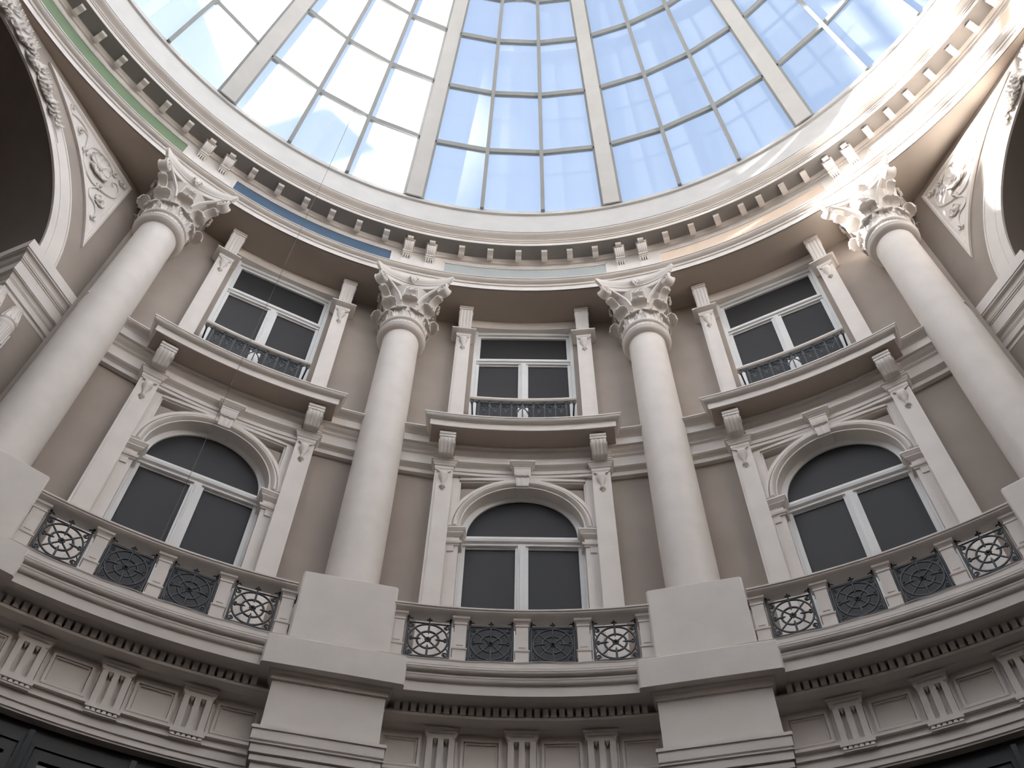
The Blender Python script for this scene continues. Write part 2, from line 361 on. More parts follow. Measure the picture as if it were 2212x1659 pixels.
for (h, z0, z1, y, wd) in ((0.205, 7.84, 8.20, 8.600, 0.030), (0.166, 7.88, 8.162, 8.612, 0.012)):
    b.box(-h, h, y, 8.64, z1-wd, z1); b.box(-h, h, y, 8.64, z0, z0+wd); b.box(-h, -h+wd, y, 8.64, z0+wd, z1-wd); b.box(h-wd, h, y, 8.64, z0+wd, z1-wd)
MET = b.mesh('metope_frame', CREAM, 0, origin=(0, 8.63, 8.0))
for th, nm in BAYS+[(-2*DB, ''), (2*DB, '')]:
    for o_ in (-5.3, 0.1, 5.4):
        if abs(th+o_) < 52: place(ob('triglyph', TRI, low), th+o_, 8.65, 7.816); place(ob('regula', REG, low), th+o_, 8.60, 7.736)
    for o_ in (-7.95, -2.6, 2.75, 8.05):
        if abs(th+o_) < 52: place(ob('metope_frame', MET, low), th+o_, 8.68, 8.036)

# windows ------------------------------------------------------------
def upper_window():
    fr = MB()
    for s in (-1, 1):
        x = sorted((s*0.862, s*0.80)); fr.box(x[0], x[1], 9.11, 9.3, 13.72, 17.24)
        x = sorted((s*0.80, s*0.748)); fr.box(x[0], x[1], 9.165, 9.3, 13.72, 17.2)
    fr.box(-0.80, 0.80, 9.13, 9.3, 17.165, 17.24); fr.box(-0.75, 0.75, 9.165, 9.3, 17.107, 17.165)
    tr = MB(); tr.mold([(0, 16.235), (0.0, 16.27), (0.028, 16.285), (0.035, 16.33), (0.012, 16.345), (0.0, 16.36), (0.0, 16.39)], 0.80, 9.15, 9.3)
    mu = MB(); mu.box(-0.083, 0.083, 9.165, 9.3, 13.72, 16.24); mu.box(-0.045, 0.045, 9.14, 9.2, 13.72, 16.235); mu.box(-0.018, 0.018, 9.125, 9.2, 13.72, 16.235)
    sash = []
    for x0, x1 in ((-0.748, -0.083), (0.083, 0.748)):
        for z0, z1 in ((16.205, 16.235), (13.72, 13.85)):
            m = MB(); m.box(x0, x1, 9.185, 9.3, z0, z1); sash.append(('sash_rail', m.mesh('sash_rail', WHITE, 0)))
    g = [('pane', -0.748, 0.748, 16.39, 17.107), ('pane', -0.748, -0.083, 13.85, 16.205), ('pane', 0.083, 0.748, 13.85, 16.205)]
    out = [('window_frame', fr.mesh('window_frame', WHITE, 0)), ('transom', tr.mesh('transom', WHITE)), ('mullion', mu.mesh('mullion', WHITE, 0))]+sash
    for n, x0, x1, z0, z1 in g:
        m = MB(); m.box(x0, x1, 9.20, 9.22, z0, z1); out.append((n, m.mesh('pane', DARKGLASS, 0)))
    return out
def arched_window():
    Z = 11.88
    fr = MB(); fr.archring([(0.745, 9.16), (0.80, 9.14), (0.86, 9.12), (0.86, 9.3), (0.745, 9.3)], Z)
    for s in (-1, 1):
        x = sorted((s*0.86, s*0.80)); fr.box(x[0], x[1], 9.12, 9.3, 8.87, Z)
        x = sorted((s*0.80, s*0.745)); fr.box(x[0], x[1], 9.15, 9.3, 8.87, Z)
    tr = MB(); tr.mold([(0, 11.665), (0, 11.70), (0.03, 11.72), (0.04, 11.76), (0.02, 11.785), (0.0, 11.80), (0, 11.84)], 0.80, 9.13, 9.3)
    mu = MB(); mu.box(-0.086, 0.086, 9.15, 9.3, 8.87, 11.67); mu.box(-0.05, 0.05, 9.125, 9.2, 8.87, 11.668); mu.box(-0.02, 0.02, 9.105, 9.2, 8.87, 11.668)
    sash = []
    for x0, x1 in ((-0.745, -0.086), (0.086, 0.745)):
        for z0, z1 in ((11.635, 11.668), (8.87, 9.05)):
            m = MB(); m.box(x0, x1, 9.17, 9.3, z0, z1); sash.append(('sash_rail', m.mesh('sash_rail', WHITE, 0)))
    out = [('window_frame', fr.mesh('window_frame', WHITE)), ('transom', tr.mesh('transom', WHITE)), ('mullion', mu.mesh('mullion', WHITE, 0))]+sash
    m = MB(); m.prism([(0.748*cos(pi*i/32), Z+0.748*sin(pi*i/32)) for i in range(33)]+[(-0.748, 11.83), (0.748, 11.83)], 9.185, 9.20); out.append(('pane', m.mesh('pane', DARKGLASS, 0)))
    for x0, x1 in ((-0.745, -0.086), (0.086, 0.745)):
        m = MB(); m.box(x0, x1, 9.185, 9.20, 9.05, 11.64); out.append(('pane', m.mesh('pane', DARKGLASS, 0)))
    return out
UW, AW = upper_window(), arched_window()
n = 1
for kitp in (UW, AW):
    for th, nm in BAYS:
        kit('window_%d' % n, th, 0, 0, kitp, kind='structure'); n += 1
# shopfronts below: black frames, three lights per bay
def shopfront():
    fr = MB(); fr.arc([(8.740, 7.31), (8.740, 7.52), (9.0, 7.52), (9.0, 7.31)], -9.4, 9.4, 1.5); fr.arc([(8.740, 0), (8.740, 0.5), (8.9, 0.5), (8.9, 0)], -9.4, 9.4, 1.5)
    out = [('shop_frame', fr.mesh('shop_frame', BLACKWOOD))]
    for a in (-9.0, -3.0, 3.0, 9.0):
        m = MB(); x = 8.740*sin(radians(a)); y = 8.740*cos(radians(a))
        m.box(x-0.07, x+0.07, y-0.02, y+0.12, 0.5, 7.32); m.box(x-0.025, x+0.025, y-0.055, y+0.1, 0.5, 7.42); out.append(('shop_mullion', m.mesh('shop_mullion', BLACKWOOD, 0)))
    for a in (-6, 0, 6):
        m = MB(); m.arc([(8.785, 0.5), (8.785, 7.31), (8.800, 7.31), (8.800, 0.5)], a-2.45, a+2.45, 1.2); g = ('pane', m.mesh('pane', SHOPGLASS))
        m = MB()
        for (p, q) in ((7.20, 7.315),): m.arc([(8.755, p), (8.755, q), (8.790, q), (8.790, p)], a-2.5, a+2.5, 1.2)
        m.arc([(8.755, 0.5), (8.755, 7.2), (8.790, 7.2), (8.790, 0.5)], a-2.5, a-2.0, 1); m.arc([(8.755, 0.5), (8.755, 7.2), (8.790, 7.2), (8.790, 0.5)], a+2.0, a+2.5, 1)
        out.append(g); out.append(('light_frame', m.mesh('light_frame', BLACKWOOD)))
    return out
SF = shopfront()
for th, nm in BAYS: kit('window_%d' % n, th, 0, 0, SF, kind='structure'); n += 1

# big side arches, their walls and the dark vaults behind them ---------
AZ, AD, AC = 67.5, 8.5, 13.73
def arch_wall(m):
    b = MB(); n_ = 28
    inner = [(3.12*cos(pi*i/n_), AC+3.12*sin(pi*i/n_)) for i in range(n_+1)]
    outer = []
    for x, z in inner:
        a = math.atan2(z-AC, x); s_ = min(4.02/max(abs(cos(a)), 1e-6), (ZS+0.05-AC)/max(abs(sin(a)), 1e-6)); outer.append((s_*cos(a), AC+s_*sin(a)))
    outer[0] = (4.02, AC); outer[-1] = (-4.02, AC)
    ext = []
    for i in range(n_):
        for (p, q) in ((i, i+1),):
            quad = [inner[p], outer[p], outer[q], inner[q]]
            b.prism(quad, AD, AD+0.35)
    ca = math.atan2(ZS+0.05-AC, 4.02)
    for s in (-1, 1):
        b.box(min(s*3.12, s*4.02), max(s*3.12, s*4.02), AD, AD+0.35, 0, AC)
        b.prism([(s*4.02, ZS+0.05), (s*2.6, ZS+0.05), (s*4.02, 16.4)], AD+0.002, AD+0.35)
    return b.mesh('wall', TAUPE)
for s, nm in ((-1, 'far_left'), (1, 'far_right')):
    place(st('wall_'+nm, arch_wall(s)), s*AZ)
    b = MB(); rows = []
    b.archring([(3.11, AD-0.02), (3.11, AD+9), (3.3, AD+9), (3.3, AD+0.3), (3.13, AD-0.02)], AC, 48); b.box(-3.3, -3.14, AD+0.3, AD+9, 0, AC); b.box(3.14, 3.3, AD+0.3, AD+9, 0, AC); b.box(-3.3, 3.3, AD+9, AD+9.2, 0, AC+3.4)
    place(st('ceiling_passage_'+nm.split('_')[1], b.mesh('passage_vault', VAULTM)), s*AZ)
    b = MB(); b.box(-0.07, 0.07, 9.10, 9.5, 7.46, ZS+0.02)
    place(st('trim_10', b.mesh('trim', TAUPE, 0)), s*42.1)

# glass dome -----------------------------------------------------------
P = [(7.97, 19.885), (7.238, 21.107), (6.467, 22.341), (5.703, 23.475), (5.047, 24.313), (4.75, 24.62), (3.3, 25.85), (1.6, 26.75)]
NS = 13; SEC = 360/NS; R0 = 12.10
dome = empty('ceiling_dome', 0, 0, 0, kind='structure')
def pp(th, r, z): return Vector((r*sin(radians(th)), r*cos(radians(th)), z))
def fr_beam(b, a, c, nrm, wdt, d0, d1):
    "box beam from a to c, width wdt across, from depth d0 to d1 along nrm"
    a = Vector(a); c = Vector(c); ax = (c-a).normalized(); sd = ax.cross(nrm).normalized()
    b.loft([[p+sd*wdt/2+nrm*d0, p-sd*wdt/2+nrm*d0, p-sd*wdt/2+nrm*d1, p+sd*wdt/2+nrm*d1] for p in (a, c)])
# rib mesh in the theta=0 frame
b = MB(); bl = MB(); rows = []
def ribstrip(b, h, d0, d1, last=5):
    rows = []
    for i, (r, z) in enumerate(P[:last+1]):
        i0, i1 = max(0, i-1), min(last, i+1)
        dr, dz = P[i1][0]-P[i0][0], P[i1][1]-P[i0][1]; L = sqrt(dr*dr+dz*dz); nr, nz = -dz/L, dr/L    # inward
        hh = h*(0.55+0.45*r/7.97)
        rows.append([(-hh, r+nr*d0, z+nz*d0), (hh, r+nr*d0, z+nz*d0), (hh, r+nr*d1, z+nz*d1), (-hh, r+nr*d1, z+nz*d1)])
    b.loft(rows)
ribstrip(b, 0.155, -0.10, 0.085, 7); ribstrip(b, 0.06, -0.32, -0.09, 7); RIB = b.mesh('rib', RIBM, 0)
b = MB(); ribstrip(b, 0.205, -0.08, 0.04, 4); RIBF = b.mesh('rib_flange', ALU, 0)
b = MB()
for i in range(1, 5):
    r, z = P[i]
    for s in (-1, 1):
        x = s*0.18*(0.55+0.45*r/7.97)
        b.box(x-0.010, x+0.010, r-0.052, r-0.03, z-0.045, z-0.02)
BOLT = b.mesh('bolt', BLACKWOOD, 0)
for k in range(NS):
    th = R0+k*SEC
    rb = place(ob('rib', RIB, dome), th); ob('rib_flange', RIBF, rb)
    if abs(((th+180) % 360)-180) < 62: ob('bolt_row', BOLT, rb)
    # three flat facets, straight glazing bars, one pane per cell
    offs = [1.45, 9.6, 18.1, SEC-1.45]
    for j in (1, 2):
        mb = MB(); a = th+offs[j]
        for i in range(5):
            A, C_ = pp(a, *P[i]), pp(a, *P[i+1]); ax = (C_-A).normalized(); rad = Vector((-sin(radians(a)), -cos(radians(a)), 0))
            nrm = (rad-ax*rad.dot(ax)).normalized(); fr_beam(mb, A, C_, nrm, 0.075, -0.05, 0.10)
        ob('glazing_bar', mb.mesh('glazing_bar', ALU, 0), dome)
    for j in range(3):
        a0, a1 = th+offs[j], th+offs[j+1]
        for i in range(7):
            if i == 4: continue
            q0, q1, q2, q3 = pp(a0, *P[i]), pp(a1, *P[i]), pp(a1, *P[i+1]), pp(a0, *P[i+1])
            nrm = (q1-q0).cross(q3-q0).normalized()
            if nrm.z > 0: nrm = -nrm
            qs = [q0, q1, q2, q3]
            if (q1-q0).cross(q3-q0).dot(nrm) < 0: qs.reverse()
            m = MB(); m.v = [tuple(p) for p in qs]+[tuple(p-nrm*0.012) for p in qs]
            m.f = [(0, 1, 2, 3), (7, 6, 5, 4)]+[(k_, k_+4, (k_+1) % 4+4, (k_+1) % 4) for k_ in range(4)]
            ob('glass_pane', m.mesh('glass_pane', GLASS, 0, recalc=False), dome)
            if i < 4:
                mb = MB(); 
                if i > 0: fr_beam(mb, q0, q1, nrm, 0.085, -0.04, 0.055)
                if i == 3:
                    if j == 1:
                        mid = (q2+q3)/2+Vector((0, 0, 0.0)); mid = mid+((q2+q3)/2-(q0+q1)/2).normalized()*0.12
                        fr_beam(mb, q3, mid, nrm, 0.10, -0.04, 0.06); fr_beam(mb, mid, q2, nrm, 0.10, -0.04, 0.06)
                    else: fr_beam(mb, q3, q2, nrm, 0.10, -0.04, 0.06)
                if mb.v: ob('glazing_rail', mb.mesh('glazing_rail', ALU, 0), dome)
b = MB(); b.arc([(5.09, 24.40), (4.73, 24.70), (4.60, 24.62), (4.95, 24.30)], -180, 180, 360/39); ob('crown_ring', b.mesh('crown_ring', RIBM, 0), dome)
b = MB(); b.lathe([(1.7, 26.7), (1.7, 26.95), (0.1, 27.6)], n=26); ob('crown_cap', b.mesh('crown_cap', ALU, 0), dome)

# unseen blocks outside, shaped to cast the shadow edges: a tall block and a lower roofline between the dome and the low sun
sa, ca = sin(radians(SUN_AZ)), cos(radians(SUN_AZ)); TE = math.tan(radians(SUN_EL))
def outside(ac, hh, dist): return Vector((sa*dist+ca*ac, ca*dist-sa*ac, hh+TE*dist))
def block(pts, d0, d1, name):
    "solid wall seen end-on from the sun; pts = (across, height) outline"
    b = MB(); b.loft([[outside(a_, h_, d0) if h_ > -50 else Vector(outside(a_, 0, d0).xy.to_3d()) for a_, h_ in pts], [Vector((*outside(a_, 0, d1).xy, outside(a_, h_, d0).z if h_ > -50 else 0)) for a_, h_ in pts]])
    st(name, b.mesh('wall', OUTM, 0))
block([(30, -99), (7.7, -99), (7.6, 18.8), (6.75, 21.1), (5.5, 22.5), (4.8, 23.3), (4.0, 26), (4.0, 45), (30, 45)], 40, 40.5, 'wall_outside_blocker')  # unseen block; leaning outline shaped to keep the centre panes out of the sun
block([(5.95, -99), (5.95, 19.2), (6.05, 19.35), (6.95, 19.35), (6.95, -99)], 17.3, 18.0, 'wall_sun_blocker')  # added blocker, no real chimney: keeps direct sun off the rightmost capital
block([(-16, -99), (-16, 19.9), (1.5, 19.4), (4.09, 18.38), (5.12, 17.98), (6.2, 17.3), (9, 16.0), (9, -99)], 12.5, 17, 'wall_neighbour_roofline')

# ================================================================== THINGS
# columns ---------------------------------------------------------------
CA = 8.90
def column_parts():
    parts = []
    b = MB(); pr = []
    for i in range(17):
        f = i/16; pr.append((0.330-0.030*f**1.7, 9.95+(16.0-9.95)*f))
    pr.append((0.300, 16.04)); b.lathe(pr, n=48); parts.append(('shaft', b.mesh('shaft', CREAM, 40)))
    b = MB(); b.lathe([(0.335, 9.80), (0.46, 9.80), (0.48, 9.84), (0.46, 9.88), (0.40, 9.90), (0.38, 9.92), (0.34, 9.97)], n=40); parts.append(('base', b.mesh('base', CREAM, 40)))
    b = MB(); b.lathe([(0.300, 16.02)]+[(0.300+0.095*sin(i*pi/12), 16.02+0.07*(1-cos(i*pi/12))) for i in range(7)]+[(0.405, 16.10), (0.408, 16.12), (0.400, 16.145), (0.375, 16.15), (0.36, 16.155)], n=48)
    parts.append(('astragal', b.mesh('astragal', CREAM, 40)))
    b = MB(); b.lathe([(0.36, 16.14), (0.352, 16.16), (0.352, 16.26), (0.36, 16.28)], n=40)
    for k in range(28):
        a = 2*pi*k/28; c = Vector((0.356*sin(a), 0.356*cos(a), 16.205))
        b.blob(c, 0.024, 0.024, 0.032, 6, 4)
        a2 = a+pi/28; b.blob((0.355*sin(a2), 0.355*cos(a2), 16.235), 0.013, 0.013, 0.018, 5, 4)
    parts.append(('neck_band', b.mesh('neck_band', CREAM, 50)))
    b = MB(); b.lathe([(0.36, 16.26)]+[(0.362+0.035*sin(i*pi/8), 16.30-0.035*cos(i*pi/8)) for i in range(9)]+[(0.34, 16.34)], n=48); parts.append(('torus', b.mesh('torus', CREAM, 50)))
    b = MB(); b.lathe([(0.335, 16.32), (0.33, 16.5), (0.335, 16.75), (0.36, 16.95), (0.40, 17.10), (0.46, 17.21), (0.475, 17.235), (0.46, 17.26)], n=48); parts.append(('bell', b.mesh('bell', CREAM, 50)))
    # abacus: concave sides, cut corners, three mouldings
    def outline(h, z):
        pts = []
        for s in range(4):
            a = s*pi/2; n_ = 12
            for i in range(n_+1):
                f = i/n_*2-1; x = f*(h-0.035); y = -(h-0.0)+0.175*(1-f*f)**0.9
                pts.append((x*cos(a)-y*sin(a), x*sin(a)+y*cos(a), z))
        return pts
    b = MB(); b.loft([outline(h, z) for h, z in ((0.585, 17.245), (0.60, 17.25), (0.612, 17.30), (0.615, 17.325), (0.632, 17.33), (0.632, 17.348), (0.642, 17.36), (0.668, 17.39), (0.685, 17.425), (0.690, 17.45), (0.690, 17.474))])
    parts.append(('abacus', b.mesh('abacus', CREAM, 40)))
    # leaves
    lf = MB(); lf.leaf((0, -0.345, 16.33), (0, -1, 0), (0, 0, 1), 0.34, 0.135, 2.5, 3, 18, 8, 0.008); L1 = lf.mesh('acanthus_leaf', CREAM, 50)
    lf = MB(); lf.leaf((0, -0.338, 16.34), (0, -1, 0), (0, -0.10, 1), 0.62, 0.125, 2.5, 5, 20, 8, 0.008); L2 = lf.mesh('acanthus_leaf', CREAM, 50)
    for k in range(8):
        parts.append(('acanthus_leaf', L1, 2*pi*(k+0.5)/8)); parts.append(('acanthus_leaf', L2, 2*pi*k/8))
    # corner volutes (pairs of curling stems meeting under each abacus corner)
    for c in range(4):
        a = pi/4+c*pi/2; v = MB(); ca, sa = cos(a), sin(a)
        def tr(u, wd, z): return Vector((sa*u+ca*wd, -ca*u+sa*wd, z))
        for s in (-1, 1):
            pts = [tr(0.36, s*0.17, 16.80), tr(0.44, s*0.16, 16.95), tr(0.56, s*0.115, 17.09), tr(0.68, s*0.075, 17.20)]
            pts += [tr(0.770+(0.108-0.095*i/40)*cos(pi*0.62-2*pi*2.1*i/40), s*0.068, 17.135+(0.108-0.095*i/40)*sin(pi*0.62-2*pi*2.1*i/40)) for i in range(41)]
            v.tube(pts, [0.030]*3+[0.020]*3+[0.0145]*(len(pts)-6), 6)
        cyl = [tr(0.770+0.098*cos(2*pi*i/14), -0.058, 17.135+0.098*sin(2*pi*i/14)) for i in range(14)]; cyl2 = [tr(0.770+0.098*cos(2*pi*i/14), 0.058, 17.135+0.098*sin(2*pi*i/14)) for i in range(14)]
        v.loft([cyl, cyl2])
        parts.append(('volute', v.mesh('volute', CREAM, 50)))
        v = MB(); bs = tr(0.40, 0, 16.72); v.leaf(bs, (sa, -ca, 0), (sa*0.75, -ca*0.75, 0.8), 0.43, 0.07, 2.2, 5, 10, 6); parts.append(('caulicole_leaf', v.mesh('caulicole_leaf', CREAM, 50)))
    # inner scrolls and the fleuron in the middle of each side
    for c in range(4):
        a = c*pi/2; ca, sa = cos(a), sin(a); v = MB()
        def tr(u, wd, z): return Vector((sa*u+ca*wd, -ca*u+sa*wd, z))
        for s in (-1, 1):
            pts = [tr(0.37, s*0.14, 16.86), tr(0.40, s*0.125, 16.98), tr(0.44, s*0.115, 17.07)]
            pts += [tr(0.465, s*(0.055+(0.052-0.04*i/18)*cos(-2*pi*1.4*i/18)), 17.13+(0.052-0.04*i/18)*sin(2*pi*1.4*i/18)) for i in range(19)]
            v.tube(pts, [0.016]*3+[0.013]*19, 5)
        parts.append(('inner_scroll', v.mesh('inner_scroll', CREAM, 50)))
        v = MB(); v.blob(tr(0.53, 0, 17.37), 0.03, 0.03, 0.06, 8, 6)
        for s in (-1, 1):
            v.blob(tr(0.53, s*0.055, 17.42), 0.03, 0.03, 0.035, 7, 5); v.blob(tr(0.53, s*0.04, 17.345), 0.022, 0.022, 0.028, 7, 5)
            v.tube([tr(0.51, 0, 17.27), tr(0.54, s*0.03, 17.33), tr(0.545, s*0.05, 17.40)], 0.012, 5)
        parts.append(('fleuron', v.mesh('fleuron', CREAM, 50)))
    return parts
CP = column_parts()
for th, nm in COLS:
    e = empty('column', th, CA, 0, label='%s of the four tall smooth round columns with leafy capital' % nm, category='column', group='round columns between the bays')
    for p in CP:
        c = ob(p[0], p[1], e)
        if len(p) > 2: c.rotation_euler = (0, 0, p[2])
# pedestals and piers under the columns
b = MB()
def rblock(b, hw, y0, y1, z0, z1, r=0.02):
    out = lambda d, z: [(-hw+d, y1, z), (-hw+d, y0+r, z), (-hw+r, y0+d, z), (hw-r, y0+d, z), (hw-d, y0+r, z), (hw-d, y1, z)]
    b.loft([out(0, z0), out(0, z1-r), out(r*0.5, z1-r*0.3), out(r, z1)])
rblock(b, 0.53, 8.25, 9.2, 8.80, 9.88); DIE = b.mesh('pedestal_block', CREAM, 30, origin=(0, 8.8, 8.5))
b = MB(); rblock(b, 0.720, 8.165, 9.2, 8.472, 8.845); PLI = b.mesh('plinth_block', CREAM, 30, origin=(0, 8.8, 8.5))
for th, nm in COLS:
    kit('column_pedestal', th, 8.8, 8.5, [('pedestal_block', DIE), ('plinth_block', PLI)], label='plain square pedestal on wider plinth under the %s column' % nm, category='pedestal', group='pedestals under the columns')
b = MB(); b.mold([(0, 5.0), (0, 8.372), (0.022, 8.376), (0.022, 8.435), (0.04, 8.44), (0.05, 8.455), (0.055, 8.472)], 0.565, 8.30, 9.2); PB = b.mesh('pier_shaft', CREAM, 30, origin=(0, 8.8, 0))
b = MB(); b.mold([(-0.05, 7.0), (-0.01, 7.0), (-0.01, 7.34), (0.0, 7.36), (-0.03, 7.365), (-0.03, 7.43), (0.015, 7.435), (0.015, 7.492), (0.0, 7.497), (0.0, 7.505), (0.03, 7.51), (0.03, 7.598), (0.045, 7.603), (0.045, 7.617), (0.03, 7.622), (0.03, 7.635), (0.048, 7.64), (0.048, 7.745), (0.06, 7.75), (0.06, 7.785), (0.0, 7.79)], 0.575, 8.29, 9.2)
PM = b.mesh('pier_capital', CREAM, 40, origin=(0, 8.8, 0))
b = MB(); b.box(-0.565, 0.565, 8.30, 9.2, 0, 7.0); b2 = b.mesh('pier_base', CREAM, 0, origin=(0, 8.8, 0))
for th, nm in COLS:
    kit('wall_pier', th, 8.8, 0, [('pier_shaft', PB), ('pier_capital', PM), ('pier_base', b2)], label='broad flat pier with banded capital below the %s column' % nm, category='pier', group='piers below the column pedestals')

# pilasters with a hanging vase ------------------------------------------
def vase(zt, yf, sc=1.0):
    b = MB(); pr = [(0.004, -0.40), (0.012, -0.395), (0.016, -0.38), (0.008, -0.372), (0.034, -0.355), (0.037, -0.34), (0.015, -0.325), (0.017, -0.27), (0.024, -0.235), (0.030, -0.225), (0.028, -0.21), (0.05, -0.16), (0.06, -0.10), (0.055, -0.06), (0.035, -0.045), (0.028, -0.03), (0.005, -0.02)]
    b.lathe([(r*1.18, zt+z) for r, z in pr], 0, yf-0.004, 18)
    m = b.mesh('vase_relief', CREAM, 50, origin=(0, yf, zt-0.4)); m2 = MB()
    for s in (-1, 1):
        m2.tube([(0, yf, zt-0.035), (s*0.04*sc, yf-0.012, zt-0.03), (s*0.075*sc, yf-0.018, zt+0.0), (s*0.10*sc, yf-0.012, zt+0.02)], [0.014, 0.012, 0.015, 0.006], 6)
        m2.blob((s*0.085*sc, yf-0.015, zt+0.006), 0.02, 0.014, 0.013, 7, 5)
    m2.blob((0, yf-0.008, zt+0.008), 0.022, 0.012, 0.008, 7, 5)
    return m, m2.mesh('vase_handles', CREAM, 50, origin=(0, yf, zt-0.4))
def pilaster(hw, yf, z0, zn, zc0, zc1, proj):
    b = MB(); b.box(-hw, hw, yf+0.018, 9.2, z0, zn); b.box(-hw*0.72, hw, yf, yf+0.02, z0, zn-0.005); sh = b.mesh('pilaster_shaft', CREAM, 0)
    b = MB(); b.mold([(0.0, zn), (0.0, zn+0.02), (0.006, zn+0.022), (0.006, zc0), (0.012, zc0+0.003)]+[(p, z) for p, z in cyma((0.018, zc0+0.005), (proj-0.012, zc1-0.03), 5)]+[(proj-0.006, zc1-0.028), (proj, zc1-0.02), (proj, zc1)], hw, yf, 9.2)
    cp = b.mesh('pilaster_cap', CREAM, 40)
    v, h = vase(zn-0.045, yf, 1.0)
    return sh, cp, v, h, zn-0.445, yf
LP = pilaster(0.128, 8.93, 8.87, 12.93, 13.01, 13.12, 0.062)
UP = pilaster(0.121, 8.955, 13.72, 16.71, 16.80, 16.865, 0.088)
# carved scroll brackets
def bracket(hw, yf, yb, zt, zb):
    b = MB(); b.mold([(0.0, zt-0.135), (0.004, zt-0.125), (0.004, zt-0.10), (-0.008, zt-0.095), (-0.008, zt-0.075), (0.004, zt-0.07), (0.0, zt-0.02), (-0.012, zt)], hw+0.008, yf, yb); top = b.mesh('bracket_plate', CREAM, 40)
    b = MB(); h = zt-0.135-zb; nf = 4; rows = []
    N = nf*6
    def prof(d):
        pts = []
        for i in range(11):
            f = i/10; z = zt-0.14-h*f; y = yf+0.012+0.015*(1-cos(pi*f))*2+(yb-yf-0.22)*f**2.2*0.55; pts.append((y+d, z))
        return pts
    for i in range(N+1):
        x = -hw+2*hw*i/N; f = (i/6) % 1.0; d = -0.008*abs(sin(pi*f)) if 0 < i < N else 0
        pr = prof(d); rows.append([(x, y, z) for y, z in pr]+[(x, yb, zb), (x, yb, zt-0.135)])
    b.loft(rows); body = b.mesh('bracket_scroll', CREAM, 60)
    vol = []
    for s in (-1, 1):
        b = MB(); b.tube([(s*(hw+0.004), yf+0.075+(0.06-0.05*i/20)*cos(2*pi*1.5*i/20+pi), zt-0.215+(0.06-0.05*i/20)*sin(2*pi*1.5*i/20+pi)) for i in range(21)], 0.011, 5)
        vol.append(('bracket_volute', b.mesh('bracket_volute', CREAM, 60)))
    return [('bracket_plate', top), ('bracket_scroll', body)]+vol
LB = bracket(0.107, 8.646, 9.0, 13.477, 13.12)
UB = bracket(0.112, 8.77, 9.1, ZS, 16.865)
for th, nm in BAYS:
    for s, sd in ((-1, 'left'), (1, 'right')):
        for P_, off, fl, z in ((LP, 7.1, 'lower arched', 8.87), (UP, 6.62, 'upper square', 13.72)):
            sh, cp, v, h, zv, yv = P_
            e = empty('pilaster', th+s*off, 0, 0, label='flat cream pilaster with hanging vase, %s of the %s window in the %s bay' % (sd, fl, nm), category='pilaster', group='pilasters beside the windows')
            c = ob('pilaster_shaft', sh, e)
            if s > 0: c.scale = (-1, 1, 1)
            ob('pilaster_cap', cp, e)
            c = ob('vase_relief', v, e); c.location = (0, yv, zv); c = ob('vase_handles', h, c)
        for B_, off, fl in ((LB, 7.12, 'under the balcony'), (UB, 6.6, 'above the upper window')):
            kit('scroll_bracket', th+s*off, 0, 0, B_,
                label='fluted scroll bracket %s, %s hand one in the %s bay' % (fl, sd, nm), category='bracket', group='scroll brackets')

# arch surrounds -----------------------------------------------------------
ZA = 11.86
def surround():
    out = []
    b = MB(); prof = [(0.99, 9.2), (0.99, 8.952), (0.938, 8.952), (0.936, 8.978)] + [(0.934-0.078*f, 8.978-0.05*sin(pi*f)) for f in [k/10 for k in range(11)]] + [(0.854, 8.99), (0.846, 8.99), (0.842, 8.972), (0.825, 8.972), (0.825, 9.2)]
    b.archring(prof, ZA, 40); out.append(('archivolt', b.mesh('archivolt', CREAM, 35)))
    for s in (-1, 1):
        b = MB(); x = sorted((s*0.828, s*0.985)); b.box(x[0], x[1], 9.0, 9.2, 8.87, 11.46); b.box(min(s*0.985, s*0.97), max(s*0.985, s*0.97), 8.97, 9.0, 8.87, 11.46); out.append(('jamb', b.mesh('jamb', CREAM, 0)))
        b = MB(); rows = []
        xo = s*0.99
        for p, z in [(0.0, 11.455), (0.0, 11.50), (0.02, 11.505), (0.02, 11.525), (0.035, 11.53), (0.045, 11.555), (0.045, 11.565), (0.01, 11.57), (0.01, 11.655)]+[(q, z) for q, z in cyma((0.02, 11.66), (0.055, 11.70), 3)]+[(0.06, 11.705), (0.06, 11.72)]+cyma((0.065, 11.725), (0.085, 11.765), 3)+[(0.09, 11.77), (0.09, 11.795)]:
            xi = s*(0.828-p); rows.append([(xo, 9.2, z), (xo, 9.0-p, z), (xi, 9.0-p, z), (xi, 9.2, z)])
        b.loft(rows); out.append(('impost', b.mesh('impost', CREAM, 35)))
    b = MB(); b.mold([(0, 13.0), (0.0, 13.035)]+cyma((0.01, 13.038), (0.05, 13.09), 4)+[(0.058, 13.095), (0.058, 13.125)], 0.122, 8.88, 9.1)
    cap = b.mesh('keystone_cap', CREAM, 40)
    b = MB(); pr = [(9.2, 13.0), (8.885, 13.0), (8.885, 12.90), (8.90, 12.865), (8.925, 12.85), (8.925, 12.80), (8.93, 12.72), (8.935, 12.685), (8.96, 12.675), (8.96, 12.66), (9.2, 12.66)]
    rows = []
    for i in range(9):
        x = -1+2*i/8; rows.append([(x*(0.118 if z > 12.88 else 0.10-0.015*(12.88-z)/0.2), y+(-0.010 if i in (1, 4, 7) and 12.7 < z < 12.87 else 0), z) for y, z in pr])
    b.loft(rows)
    out.append(('keystone', b.mesh('keystone', CREAM, 30), [('keystone_cap', cap)]))
    return out
SU = surround()
for th, nm in BAYS: kit('arch_surround', th, 0, 0, SU, label='moulded round arch with keystone and imposts framing the lower window, %s bay' % nm, category='arch moulding', group='arch surrounds of the lower windows')

